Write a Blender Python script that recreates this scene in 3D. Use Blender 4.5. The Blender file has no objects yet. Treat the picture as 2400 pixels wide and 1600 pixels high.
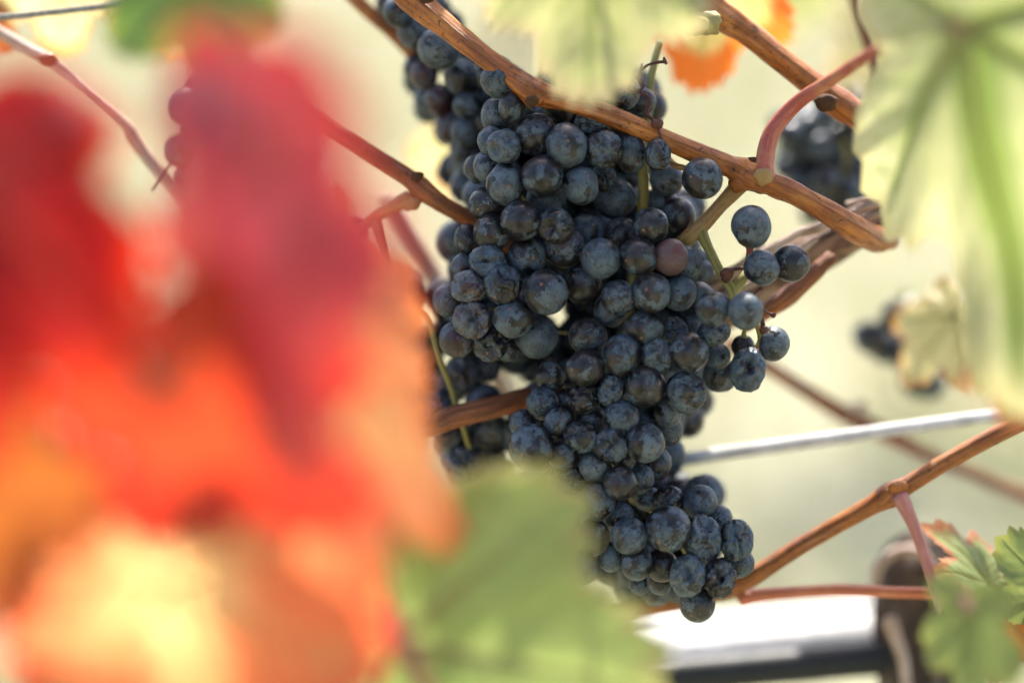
import bpy, bmesh, math, random
import numpy as np
from mathutils import Vector, Matrix, noise as mnoise

random.seed(7)
rng = np.random.default_rng(7)
R = math.radians
scene = bpy.context.scene
C = scene.collection

# ------------------------------------------------------------------ camera
LENS, SENSOR, FW, FH = 85.0, 36.0, 2400.0, 1600.0
FOCUS = 0.93
PITCH = R(12.0)
CAM_POS = Vector((0.0, 0.0, 1.02))
FWD = Vector((0, math.cos(PITCH), -math.sin(PITCH)))
RIGHT = Vector((1, 0, 0))
UP = Vector((0, math.sin(PITCH), math.cos(PITCH)))
cam_data = bpy.data.cameras.new('camera')
cam = bpy.data.objects.new('camera', cam_data)
C.objects.link(cam)
cam.location = CAM_POS
cam.rotation_euler = (R(90) - PITCH, 0, 0)
cam_data.lens = LENS
cam_data.sensor_width = SENSOR
cam_data.clip_start = 0.02
cam_data.clip_end = 2000
cam_data.dof.use_dof = True
cam_data.dof.focus_distance = FOCUS
cam_data.dof.aperture_fstop = 1.8
cam_data.dof.aperture_blades = 0
scene.camera = cam

# ------------------------------------------------------------------ world, sun, exposure
SUN_EL, SUN_AZ = R(56), R(6)
world = bpy.data.worlds.new('World')
scene.world = world
world.use_nodes = True
wn = world.node_tree
bg = wn.nodes['Background']
sky = wn.nodes.new('ShaderNodeTexSky')
sky.sky_type = 'NISHITA'
sky.sun_disc = False
sky.sun_elevation = SUN_EL
sky.sun_rotation = SUN_AZ
sky.dust_density = 3.0
wn.links.new(sky.outputs['Color'], bg.inputs['Color'])
bg.inputs['Strength'].default_value = 0.15
sun_data = bpy.data.lights.new('sun', 'SUN')
sun_data.energy = 5.0
sun_data.angle = R(0.53)
sun_data.color = (1.0, 0.94, 0.84)
sun = bpy.data.objects.new('sun', sun_data)
C.objects.link(sun)
sun_dir = Vector((math.sin(SUN_AZ) * math.cos(SUN_EL), math.cos(SUN_AZ) * math.cos(SUN_EL), math.sin(SUN_EL)))
sun.rotation_euler = sun_dir.to_track_quat('Z', 'Y').to_euler()
sun.location = (0, 3, 5)
scene.view_settings.view_transform = 'Standard'
scene.view_settings.look = 'None'
scene.view_settings.exposure = 1.75
scene.view_settings.gamma = 1.0
scene.view_settings.use_curve_mapping = False
scene.render.engine = 'CYCLES'
scene.cycles.use_denoising = True
scene.cycles.max_bounces = 5
scene.cycles.diffuse_bounces = 3
scene.cycles.glossy_bounces = 2
scene.cycles.transmission_bounces = 4
scene.cycles.use_adaptive_sampling = True
scene.cycles.adaptive_threshold = 0.03
scene.cycles.sample_clamp_indirect = 6.0

# ------------------------------------------------------------------ helpers
def P(sx, sy, d):
    """a point seen at photo pixel (sx, sy) that stands d metres in front of the lens"""
    k = d * SENSOR / LENS / FW
    return CAM_POS + RIGHT * ((sx - FW / 2) * k) + UP * ((FH / 2 - sy) * k) + FWD * d
def pxm(d):
    return d * SENSOR / LENS / FW
CAMROT = Matrix((RIGHT, UP, -FWD)).transposed()      # columns right, up, toward the camera

def tag(o, label=None, cat=None, group=None, kind=None):
    if label: o['label'] = label
    if cat: o['category'] = cat
    if group: o['group'] = group
    if kind: o['kind'] = kind
    return o
def empty(name, loc):
    o = bpy.data.objects.new(name, None)
    o.empty_display_size = 0.02
    o.location = loc
    C.objects.link(o)
    return o
PARENT_INV = {}
def link(name, me, parent=None, mat=None):
    o = bpy.data.objects.new(name, me)
    C.objects.link(o)
    if parent is not None:
        o.parent = parent
        o.matrix_parent_inverse = PARENT_INV[parent.name] if parent.name in PARENT_INV else Matrix.Translation(-abs_loc(parent))
    if mat is not None and len(me.materials) == 0:
        me.materials.append(mat)
    return o
def abs_loc(o):
    # every parent in this scene is unrotated and unscaled, so the places add up
    p = Vector(o.location)
    if o.parent is not None:
        p = p if getattr(o, 'parent', None) is None else Vector(o.matrix_parent_inverse.translation) + p + abs_loc(o.parent)
    return p
def mesh_from(name, verts, faces, smooth=True, uvs=None):
    me = bpy.data.meshes.new(name)
    me.from_pydata([tuple(v) for v in verts], [], faces)
    if smooth:
        me.polygons.foreach_set('use_smooth', [True] * len(me.polygons))
    if uvs is not None:
        uv = me.uv_layers.new(name='UVMap')
        li = np.empty(len(me.loops), dtype=np.int32)
        me.loops.foreach_get('vertex_index', li)
        uv.data.foreach_set('uv', np.asarray(uvs, dtype=np.float32)[li].ravel())
    me.update()
    return me

def catmull(pts, n):
    pts = [np.array(p, dtype=float) for p in pts]
    if len(pts) == 2:
        t = np.linspace(0, 1, n)[:, None]
        return pts[0] * (1 - t) + pts[1] * t
    p = [2 * pts[0] - pts[1]] + pts + [2 * pts[-1] - pts[-2]]
    out = []
    segs = len(pts) - 1
    for k in range(n):
        u = k / (n - 1) * segs
        i = min(int(u), segs - 1)
        t = u - i
        a, b, c, d = p[i], p[i + 1], p[i + 2], p[i + 3]
        out.append(0.5 * ((2 * b) + (-a + c) * t + (2 * a - 5 * b + 4 * c - d) * t * t + (-a + 3 * b - 3 * c + d) * t ** 3))
    return np.array(out)

def tube_mesh(name, pts, rad, nseg=14, n=None, rough=0.0, bumps=(), seed=0, ridge=0.0):
    """a tapering round stem; bumps = (place 0..1, extra radius share, width) for the nodes"""
    n = n or max(8, 8 * (len(pts) - 1) + 1)
    c = catmull(pts, n)
    rad = np.interp(np.linspace(0, 1, n), np.linspace(0, 1, len(rad)), rad) if hasattr(rad, '__len__') else np.full(n, rad)
    tt = np.linspace(0, 1, n)
    for (b, amp, w) in bumps:
        rad = rad * (1 + amp * np.exp(-((tt - b) / w) ** 2))
    tang = np.gradient(c, axis=0)
    tang /= np.linalg.norm(tang, axis=1)[:, None]
    ref = np.array([0.13, 0.31, 0.94])
    if abs(tang[0] @ ref) > 0.9: ref = np.array([0.9, 0.2, 0.1])
    u = np.cross(tang[0], ref); u /= np.linalg.norm(u)
    verts, uvs, faces = [], [], []
    L = 0
    for i in range(n):
        if i:
            L += np.linalg.norm(c[i] - c[i - 1])
            u = u - tang[i] * (u @ tang[i]); u /= np.linalg.norm(u)
        v = np.cross(tang[i], u)
        for k in range(nseg):
            a = 2 * math.pi * k / nseg
            r = rad[i]
            if rough:
                q = Vector((math.cos(a) * 1.3 + seed * 7.1, math.sin(a) * 1.3, L / (rad[i] * 5)))
                r *= 1 + rough * mnoise.noise(q)
            if ridge:
                r *= 1 + ridge * (abs(math.sin(a * 3.5 + seed)) - 0.5)
            verts.append(c[i] + (u * math.cos(a) + v * math.sin(a)) * r)
            uvs.append((L * 100, k / nseg))
    for i in range(n - 1):
        for k in range(nseg):
            k2 = (k + 1) % nseg
            faces.append((i * nseg + k, i * nseg + k2, (i + 1) * nseg + k2, (i + 1) * nseg + k))
    for i, s in ((0, -1), (n - 1, 1)):
        verts.append(c[i] + tang[i] * s * rad[i] * 0.5)
        uvs.append((0 if i == 0 else L * 100, 0.5))
        ci = len(verts) - 1
        for k in range(nseg):
            k2 = (k + 1) % nseg
            faces.append((ci, i * nseg + k2, i * nseg + k) if s < 0 else (ci, i * nseg + k, i * nseg + k2))
    return mesh_from(name, verts, faces, True, uvs)

def tube(name, pts, rad, mat, parent=None, **kw):
    return link(name, tube_mesh(name, pts, rad, **kw), parent, mat)
def ptube(name, px, mat, parent=None, **kw):
    """tube from photo points (sx, sy, depth, diameter in photo pixels)"""
    pts = [P(a, b, d) for a, b, d, w in px]
    rad = [w * 0.5 * pxm(d) for a, b, d, w in px]
    return tube(name, pts, rad, mat, parent, **kw)

# ------------------------------------------------------------------ materials
class NT:
    def __init__(s, name):
        s.m = bpy.data.materials.new(name)
        s.m.use_nodes = True
        s.t = s.m.node_tree
        s.bsdf = s.t.nodes['Principled BSDF']
        s.out = s.t.nodes['Material Output']
    def n(s, kind, **kw):
        nd = s.t.nodes.new(kind)
        for k, v in kw.items():
            if k in nd.inputs: nd.inputs[k].default_value = v
            else: setattr(nd, k, v)
        return nd
    def l(s, a, b): s.t.links.new(a, b)
    def set(s, sock, v):
        if hasattr(v, 'is_output'): s.l(v, sock)
        else: sock.default_value = v
    def math(s, op, a, b=0.0, clamp=False):
        nd = s.t.nodes.new('ShaderNodeMath'); nd.operation = op; nd.use_clamp = clamp
        s.set(nd.inputs[0], a); s.set(nd.inputs[1], b)
        return nd.outputs[0]
    def ramp(s, v, lo, hi):
        nd = s.t.nodes.new('ShaderNodeMapRange'); nd.interpolation_type = 'SMOOTHSTEP'
        s.set(nd.inputs[0], v); nd.inputs[1].default_value = lo; nd.inputs[2].default_value = hi
        return nd.outputs[0]
    def mix(s, f, a, b):
        nd = s.t.nodes.new('ShaderNodeMix'); nd.data_type = 'RGBA'
        s.set(nd.inputs[0], f)
        s.set(nd.inputs[6], a if hasattr(a, 'is_output') else (*a, 1)); s.set(nd.inputs[7], b if hasattr(b, 'is_output') else (*b, 1))
        return nd.outputs[2]
    def fmix(s, f, a, b):
        nd = s.t.nodes.new('ShaderNodeMix'); nd.data_type = 'FLOAT'
        s.set(nd.inputs[0], f); s.set(nd.inputs[2], a); s.set(nd.inputs[3], b)
        return nd.outputs[0]
    def noise(s, vec, scale, detail=3.0, rough=0.55):
        nd = s.n('ShaderNodeTexNoise', Scale=scale, Detail=detail, Roughness=rough)
        if vec is not None: s.l(vec, nd.inputs['Vector'])
        return nd.outputs['Fac']
    def bump(s, h, strength, dist):
        nd = s.n('ShaderNodeBump', Strength=strength, Distance=dist)
        s.l(h, nd.inputs['Height'])
        s.l(nd.outputs[0], s.bsdf.inputs['Normal'])

def grape_material():
    s = NT('grape_skin')
    tc = s.n('ShaderNodeTexCoord'); oi = s.n('ShaderNodeObjectInfo')
    rnd = oi.outputs['Random']
    wn3 = s.n('ShaderNodeTexWhiteNoise', noise_dimensions='1D'); s.l(rnd, wn3.inputs['W'])
    off = s.n('ShaderNodeVectorMath', operation='SCALE'); s.l(wn3.outputs['Color'], off.inputs[0]); off.inputs['Scale'].default_value = 37.0
    add = s.n('ShaderNodeVectorMath', operation='ADD'); s.l(tc.outputs['Object'], add.inputs[0]); s.l(off.outputs[0], add.inputs[1])
    v = add.outputs[0]
    sep = s.n('ShaderNodeSeparateColor'); s.l(wn3.outputs['Color'], sep.inputs[0])
    r1, r2, r3 = sep.outputs
    # large rubbed patch
    big = s.noise(v, 0.95, 5.0, 0.62)
    lim = s.fmix(r1, 0.43, 0.62)
    rub = s.ramp(s.math('SUBTRACT', big, lim), -0.004, 0.014)
    # mottling at the middle scale
    midn = s.noise(v, 3.6, 5.0, 0.66)
    mot = s.ramp(s.math('SUBTRACT', midn, s.fmix(r2, 0.52, 0.80)), 0.0, 0.018)
    # dark round spots
    vo = s.n('ShaderNodeTexVoronoi', Scale=6.5, Randomness=1.0); s.l(v, vo.inputs['Vector'])
    vsep = s.n('ShaderNodeSeparateColor'); s.l(vo.outputs['Color'], vsep.inputs[0])
    rad = s.math('MULTIPLY', s.math('POWER', vsep.outputs[0], 2.5), 0.46)
    dist = s.math('ADD', vo.outputs['Distance'], s.math('MULTIPLY', s.math('SUBTRACT', s.noise(v, 14, 2), 0.5), 0.22))
    spot = s.ramp(s.math('SUBTRACT', rad, dist), -0.01, 0.03)
    fine = s.math('MULTIPLY', s.ramp(s.noise(v, 13, 2.0, 0.5), 0.62, 0.66), s.ramp(s.noise(v, 1.5, 2.0), 0.48, 0.58))
    dark = s.math('MAXIMUM', s.math('MAXIMUM', rub, mot), s.math('MAXIMUM', spot, s.math('MULTIPLY', fine, 0.55)))
    dark = s.math('MULTIPLY', dark, 0.96)
    # thin bloom that is streaked and cloudy
    cl = s.noise(v, 2.1, 5.0, 0.65)
    bloomA = s.mix(r3, (0.043, 0.067, 0.090), (0.078, 0.098, 0.114))
    bloomB = s.mix(r2, (0.018, 0.027, 0.038), (0.032, 0.039, 0.048))
    bloom = s.mix(s.ramp(cl, 0.34, 0.62), bloomB, bloomA)
    skin = s.mix(s.ramp(s.noise(v, 1.7, 3.0), 0.42, 0.62), (0.004, 0.004, 0.005), (0.024, 0.017, 0.016))
    red = s.n('ShaderNodeSeparateColor'); s.l(oi.outputs['Color'], red.inputs[0])
    skin = s.mix(red.outputs[0], skin, (0.085, 0.022, 0.018))
    bloom = s.mix(s.math('MULTIPLY', red.outputs[0], 0.75), bloom, (0.085, 0.036, 0.032))
    col = s.mix(dark, bloom, skin)
    # pale dried droplets in drifts
    vd = s.n('ShaderNodeTexVoronoi', Scale=15.0, Randomness=1.0); s.l(v, vd.inputs['Vector'])
    vds = s.n('ShaderNodeSeparateColor'); s.l(vd.outputs['Color'], vds.inputs[0])
    drift = s.ramp(s.noise(v, 1.3, 1.0), 0.50, 0.58)
    dr = s.math('MULTIPLY', s.math('MULTIPLY', vds.outputs[1], vds.outputs[0]), 0.27)
    speck = s.math('MULTIPLY', s.ramp(s.math('SUBTRACT', dr, vd.outputs['Distance']), 0.0, 0.03), drift)
    col = s.mix(speck, col, (0.50, 0.51, 0.50))
    # scar at the tip
    nrm = s.n('ShaderNodeVectorMath', operation='NORMALIZE'); s.l(tc.outputs['Object'], nrm.inputs[0])
    dirn = s.n('ShaderNodeCombineXYZ'); s.l(s.fmix(r1, -0.9, 0.9), dirn.inputs[0]); s.l(s.fmix(r2, -0.9, 0.5), dirn.inputs[1]); dirn.inputs[2].default_value = 0.8
    dn = s.n('ShaderNodeVectorMath', operation='NORMALIZE'); s.l(dirn.outputs[0], dn.inputs[0])
    dot = s.n('ShaderNodeVectorMath', operation='DOT_PRODUCT'); s.l(nrm.outputs[0], dot.inputs[0]); s.l(dn.outputs[0], dot.inputs[1])
    scar = s.ramp(dot.outputs['Value'], 0.9962, 0.9982)
    col = s.mix(s.math('MULTIPLY', scar, 0.85), col, (0.16, 0.075, 0.04))
    s.l(col, s.bsdf.inputs['Base Color'])
    s.l(s.fmix(dark, 0.50, 0.30), s.bsdf.inputs['Roughness'])
    s.bsdf.inputs['Specular IOR Level'].default_value = 0.34
    h = s.math('ADD', s.math('MULTIPLY', dark, -0.15), s.math('ADD', s.math('MULTIPLY', s.noise(v, 7, 3), 0.6), speck))
    s.bump(h, 0.35, 0.0004)
    return s.m

def bark_material(name, base, dark, light, fleck=0.5, rough=0.5, streak=1.0):
    s = NT(name)
    uv = s.n('ShaderNodeUVMap'); tc = s.n('ShaderNodeTexCoord'); oi = s.n('ShaderNodeObjectInfo')
    mp = s.n('ShaderNodeMapping'); mp.inputs['Scale'].default_value = (0.55, 15, 1); s.l(uv.outputs[0], mp.inputs[0])
    cmb = s.n('ShaderNodeCombineXYZ'); s.l(s.math('MULTIPLY', oi.outputs['Random'], 40), cmb.inputs[2])
    ad = s.n('ShaderNodeVectorMath', operation='ADD'); s.l(mp.outputs[0], ad.inputs[0]); s.l(cmb.outputs[0], ad.inputs[1])
    st = s.noise(ad.outputs[0], 1.0, 5, 0.65)
    big = s.noise(tc.outputs['Object'], 55, 3, 0.6)
    col = s.mix(s.ramp(st, 0.34, 0.66), dark, base)
    col = s.mix(s.math('MULTIPLY', s.ramp(big, 0.45, 0.7), 0.65), col, light)
    wth = s.noise(tc.outputs['Object'], 16, 3, 0.6)
    col = s.mix(s.math('MULTIPLY', s.ramp(wth, 0.46, 0.66), 0.55), col, dark)
    col = s.mix(s.math('MULTIPLY', s.ramp(s.noise(ad.outputs[0], 0.45, 3, 0.6), 0.58, 0.68), 0.35), col, tuple(min(1, c * 0.7 + 0.10) for c in light))
    fl = s.ramp(s.noise(tc.outputs['Object'], 620, 2, 0.5), 0.64, 0.70)
    crk = s.ramp(s.noise(ad.outputs[0], 1.4, 4, 0.7), 0.62, 0.70)
    blot = s.ramp(s.noise(tc.outputs['Object'], 130, 4, 0.7), 0.60, 0.70)
    mk = s.math('MULTIPLY', s.math('MAXIMUM', s.math('MAXIMUM', fl, s.math('MULTIPLY', crk, 0.9)), s.math('MULTIPLY', blot, 0.6)), fleck)
    col = s.mix(mk, col, (0.018, 0.010, 0.007))
    s.l(col, s.bsdf.inputs['Base Color'])
    s.l(s.fmix(st, rough + 0.1, rough - 0.08), s.bsdf.inputs['Roughness'])
    s.bsdf.inputs['Specular IOR Level'].default_value = 0.32
    s.bump(s.math('SUBTRACT', st, s.math('MULTIPLY', mk, 0.5)), 0.9 * streak, 0.0008)
    return s.m

def leaf_material(name, inner, outer, vein, edge, trans=0.55, tcol=None, rough=0.42, spots=0.0, spotcol=(0.1, 0.02, 0.01), edge_lo=0.86, mixlo=0.25, mixhi=0.85, veinamt=0.7, bandcol=None):
    """inner/outer: blade colour near the leaf stalk and towards the margin; vein and margin colours are the leaf's own"""
    s = NT(name)
    va = s.n('ShaderNodeAttribute', attribute_name='vein'); ea = s.n('ShaderNodeAttribute', attribute_name='rim')
    tc = s.n('ShaderNodeTexCoord'); oi = s.n('ShaderNodeObjectInfo')
    cmb = s.n('ShaderNodeCombineXYZ'); s.l(s.math('MULTIPLY', oi.outputs['Random'], 9), cmb.inputs[0])
    ad = s.n('ShaderNodeVectorMath', operation='ADD'); s.l(tc.outputs['Object'], ad.inputs[0]); s.l(cmb.outputs[0], ad.inputs[1])
    n1 = s.noise(ad.outputs[0], 38, 4, 0.6); n2 = s.noise(ad.outputs[0], 150, 4, 0.65)
    e = s.math('ADD', ea.outputs['Fac'], s.math('MULTIPLY', s.math('SUBTRACT', n1, 0.5), 0.9))
    col = s.mix(s.ramp(e, mixlo, mixhi), inner, outer)
    col = s.mix(s.math('MULTIPLY', s.ramp(n2, 0.35, 0.7), 0.28), col, tuple(c * 0.6 for c in inner))
    if spots:
        col = s.mix(s.math('MULTIPLY', s.ramp(n1, 0.55, 0.66), spots), col, spotcol)
    if bandcol:  # green along the midrib, with the shade of the fold put into it
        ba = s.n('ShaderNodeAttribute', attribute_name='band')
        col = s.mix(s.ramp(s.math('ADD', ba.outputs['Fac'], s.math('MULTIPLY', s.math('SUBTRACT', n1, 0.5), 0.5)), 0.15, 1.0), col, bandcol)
    col = s.mix(s.math('MULTIPLY', va.outputs['Fac'], veinamt), col, vein)
    e2 = s.math('ADD', ea.outputs['Fac'], s.math('MULTIPLY', s.math('SUBTRACT', n2, 0.5), 0.25))
    col = s.mix(s.ramp(e2, edge_lo, edge_lo + 0.12), col, edge)
    s.l(col, s.bsdf.inputs['Base Color'])
    s.bsdf.inputs['Roughness'].default_value = rough
    s.bsdf.inputs['Specular IOR Level'].default_value = 0.4
    tr = s.n('ShaderNodeBsdfTranslucent')
    tcl = col
    if tcol:
        mm = s.t.nodes.new('ShaderNodeMix'); mm.data_type = 'RGBA'; mm.blend_type = 'MULTIPLY'; mm.inputs[0].default_value = 1.0
        s.l(col, mm.inputs[6]); mm.inputs[7].default_value = (*tcol, 1); tcl = mm.outputs[2]
    s.l(tcl, tr.inputs['Color'])
    mx = s.n('ShaderNodeMixShader'); mx.inputs[0].default_value = trans
    s.l(s.bsdf.outputs[0], mx.inputs[1]); s.l(tr.outputs[0], mx.inputs[2])
    s.l(mx.outputs[0], s.out.inputs['Surface'])
    s.bump(s.math('ADD', s.math('MULTIPLY', va.outputs['Fac'], -1.0), s.math('MULTIPLY', n2, 0.6)), 0.4, 0.0008)
    return s.m

def plain(name, col, rough=0.5, metal=0.0, var=0.25, scale=200, spec=0.5):
    s = NT(name)
    tc = s.n('ShaderNodeTexCoord')
    n1 = s.noise(tc.outputs['Object'], scale, 4, 0.6)
    s.l(s.mix(s.ramp(n1, 0.3, 0.7), tuple(c * (1 - var) for c in col), tuple(min(1, c * (1 + var)) for c in col)), s.bsdf.inputs['Base Color'])
    s.l(s.fmix(n1, rough - 0.08, rough + 0.1), s.bsdf.inputs['Roughness'])
    s.bsdf.inputs['Metallic'].default_value = metal
    s.bsdf.inputs['Specular IOR Level'].default_value = spec
    s.bump(n1, 0.25, 0.0005)
    return s.m

M = {}
M['grape'] = grape_material()
M['cane'] = bark_material('cane_bark', (0.34, 0.105, 0.017), (0.13, 0.035, 0.007), (0.46, 0.170, 0.034), 0.75, 0.42)
M['cane_dark'] = bark_material('cane_bark_dark', (0.24, 0.070, 0.017), (0.10, 0.030, 0.010), (0.30, 0.095, 0.026), 0.85, 0.48)
M['old_wood'] = bark_material('old_wood_bark', (0.22, 0.13, 0.085), (0.06, 0.032, 0.02), (0.34, 0.25, 0.19), 0.8, 0.75, 2.0)
M['peel'] = bark_material('peeling_bark', (0.45, 0.35, 0.28), (0.24, 0.14, 0.09), (0.55, 0.46, 0.40), 0.2, 0.6)
M['green_stem'] = bark_material('green_stem', (0.26, 0.24, 0.065), (0.20, 0.15, 0.045), (0.30, 0.28, 0.09), 0.2, 0.5)
M['tan_stem'] = bark_material('tan_stem', (0.30, 0.18, 0.06), (0.20, 0.10, 0.035), (0.34, 0.24, 0.09), 0.3, 0.5)
M['red_stem'] = bark_material('red_stem', (0.36, 0.10, 0.07), (0.24, 0.045, 0.035), (0.44, 0.22, 0.11), 0.25, 0.5)
M['mauve_stem'] = bark_material('mauve_stem', (0.40, 0.17, 0.14), (0.30, 0.10, 0.08), (0.48, 0.26, 0.22), 0.12, 0.42)
M['dried'] = bark_material('dried_stalk', (0.10, 0.03, 0.02), (0.04, 0.012, 0.01), (0.16, 0.06, 0.035), 0.4, 0.6)
M['wire'] = plain('galvanised_wire', (0.55, 0.54, 0.52), 0.5, 0.7, 0.2, 400)
M['dull_wire'] = plain('weathered_wire', (0.20, 0.18, 0.155), 0.7, 0.2, 0.35, 500, 0.2)
M['pipe'] = plain('pale_pipe', (0.46, 0.445, 0.43), 0.7, 0, 0.18, 120, 0.15)
M['hose'] = plain('black_hose', (0.012, 0.013, 0.014), 0.5, 0, 0.3, 300, 0.25)
M['orange_stem'] = bark_material('orange_stem', (0.48, 0.15, 0.065), (0.36, 0.09, 0.04), (0.55, 0.24, 0.12), 0.12, 0.36)
M['trunk'] = bark_material('dark_trunk_bark', (0.085, 0.052, 0.034), (0.030, 0.018, 0.012), (0.15, 0.10, 0.07), 0.8, 0.8, 2.0)
M['bud'] = plain('bud_scale', (0.055, 0.026, 0.012), 0.8, 0, 0.5, 900, 0.15)

green = leaf_material('leaf_green', (0.125, 0.165, 0.042), (0.145, 0.18, 0.050), (0.20, 0.23, 0.08), (0.19, 0.20, 0.05), 0.5)
M['green'] = leaf_material('leaf_green_bottom', (0.215, 0.28, 0.072), (0.235, 0.29, 0.08), (0.26, 0.27, 0.11), (0.27, 0.25, 0.09), 0.5)
M['green_small'] = green
M['green_dark'] = leaf_material('leaf_deep_green', (0.07, 0.13, 0.022), (0.09, 0.155, 0.026), (0.16, 0.22, 0.07), (0.14, 0.17, 0.04), 0.45)
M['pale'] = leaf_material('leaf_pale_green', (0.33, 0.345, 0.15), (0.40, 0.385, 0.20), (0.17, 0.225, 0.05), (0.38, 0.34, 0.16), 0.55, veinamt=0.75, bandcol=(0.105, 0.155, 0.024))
M['top'] = leaf_material('leaf_light_green', (0.26, 0.275, 0.095), (0.34, 0.335, 0.15), (0.13, 0.185, 0.03), (0.36, 0.30, 0.15), 0.52, veinamt=0.8)
M['cream'] = leaf_material('leaf_pale_yellow', (0.44, 0.39, 0.17), (0.50, 0.43, 0.21), (0.40, 0.37, 0.15), (0.46, 0.22, 0.06), 0.6)
M['cream_orange'] = leaf_material('leaf_yellow_with_orange_tips', (0.58, 0.48, 0.16), (0.62, 0.40, 0.12), (0.55, 0.45, 0.14), (0.60, 0.14, 0.02), 0.65, edge_lo=0.66)
M['browned'] = leaf_material('leaf_browned_edge', (0.16, 0.21, 0.05), (0.21, 0.24, 0.08), (0.26, 0.26, 0.10), (0.34, 0.13, 0.05), 0.45, spots=0.3, spotcol=(0.30, 0.13, 0.05), edge_lo=0.78)
M['maroon'] = leaf_material('leaf_maroon', (0.12, 0.008, 0.012), (0.32, 0.016, 0.014), (0.34, 0.030, 0.02), (0.50, 0.05, 0.014), 0.55, tcol=(0.95, 0.5, 0.5), spots=0.75, spotcol=(0.055, 0.004, 0.010), edge_lo=0.8)
M['red'] = leaf_material('leaf_purple_red', (0.23, 0.036, 0.050), (0.34, 0.022, 0.022), (0.38, 0.035, 0.028), (0.42, 0.024, 0.016), 0.36, spots=0.75, spotcol=(0.115, 0.028, 0.042), rough=0.34)  # inner mauve tint includes the sky's sheen, put into the leaf colour
M['orange_red'] = leaf_material('leaf_orange_red', (0.44, 0.036, 0.010), (0.38, 0.016, 0.008), (0.50, 0.07, 0.015), (0.28, 0.010, 0.008), 0.55, spots=0.5, spotcol=(0.26, 0.010, 0.008))
M['orange'] = leaf_material('leaf_orange', (0.68, 0.31, 0.11), (0.66, 0.21, 0.08), (0.66, 0.36, 0.13), (0.62, 0.17, 0.05), 0.7)
M['yellow'] = leaf_material('leaf_yellow_orange', (0.64, 0.44, 0.18), (0.56, 0.10, 0.035), (0.62, 0.34, 0.12), (0.48, 0.05, 0.02), 0.6, mixlo=0.10, mixhi=0.55)
M['rust'] = leaf_material('leaf_rust', (0.30, 0.080, 0.010), (0.34, 0.095, 0.014), (0.36, 0.12, 0.025), (0.24, 0.04, 0.010), 0.45)

# ------------------------------------------------------------------ grape meshes
def ico(sub):
    bm = bmesh.new()
    bmesh.ops.create_icosphere(bm, subdivisions=sub, radius=1.0)
    return bm
def plump_mesh(k):
    bm = ico(4)
    rr = random.Random(100 + k)
    off = Vector((rr.uniform(0, 50), rr.uniform(0, 50), rr.uniform(0, 50)))
    dent = Vector((rr.uniform(-1, 1), rr.uniform(-1, 1), rr.uniform(-0.3, 0.8))).normalized()
    flats = [(Vector((rr.uniform(-1, 1), rr.uniform(-1, 1), rr.uniform(-0.6, 0.3))).normalized(), rr.uniform(0.90, 0.95)) for _ in range(4)]
    for v in bm.verts:
        p = v.co.normalized()
        r = 1 + 0.035 * mnoise.noise(p * 1.1 + off) + 0.012 * mnoise.noise(p * 3 + off)
        for f_ in flats:
            r = min(r, f_[1] / max(0.2, p.dot(f_[0]))) if p.dot(f_[0]) > 0.6 else r
        if k % 3 == 1:
            r -= 0.09 * math.exp(-((p - dent).length / 0.42) ** 2)
        v.co = p * r
    me = bpy.data.meshes.new('grape')
    bm.to_mesh(me); bm.free()
    me.polygons.foreach_set('use_smooth', [True] * len(me.polygons))
    me.materials.append(M['grape'])
    return me
def shrivelled_mesh(k):
    bm = ico(5)
    rr = random.Random(300 + k)
    off = Vector((rr.uniform(0, 50), rr.uniform(0, 50), rr.uniform(0, 50)))
    dents = []
    for _ in range(rr.randint(2, 4)):      # hollows on the side that shows
        d = Vector((rr.uniform(-0.8, 0.8), rr.uniform(-0.8, 0.8), rr.uniform(0.35, 1.0))).normalized()
        dents.append((d, rr.uniform(0.16, 0.34), rr.uniform(0.28, 0.5)))
    ax = Vector((rr.uniform(-1, 1), rr.uniform(-1, 1), 0)).normalized()
    for v in bm.verts:
        p = v.co.normalized()
        q = p + 0.25 * Vector((mnoise.noise(p * 1.6 + off), mnoise.noise(p * 1.6 + off * 2), 0))
        r = 1 + 0.06 * mnoise.noise(p * 1.2 + off)
        for d, a, w in dents:
            t = (q - d).length / w
            r -= a * math.exp(-t ** 4)
        ridged = 1 - abs(mnoise.noise(q * 2.4 + off)) * 2.2
        r += 0.11 * max(-0.6, ridged) * max(0.15, 0.6 + p.z * 0.4)
        r -= 0.10 * max(0, 1 - abs(mnoise.noise(q * 1.9 + off * 3)) * 9) * max(0.2, 0.5 + p.z * 0.5)
        r += 0.04 * (1 - 2 * abs(mnoise.noise(q * 6 + off)))
        if k % 3 == 2:                     # one long crease
            s = q.dot(ax)
            r -= 0.20 * math.exp(-(s / 0.10) ** 2) * max(0, p.z) ** 0.7
        v.co = p * r
    me = bpy.data.meshes.new('shrivelled_grape')
    bm.to_mesh(me); bm.free()
    me.polygons.foreach_set('use_smooth', [True] * len(me.polygons))
    me.materials.append(M['grape'])
    return me
PLUMP = [plump_mesh(k) for k in range(9)]
SHRIV = [shrivelled_mesh(k) for k in range(10)]

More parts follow.
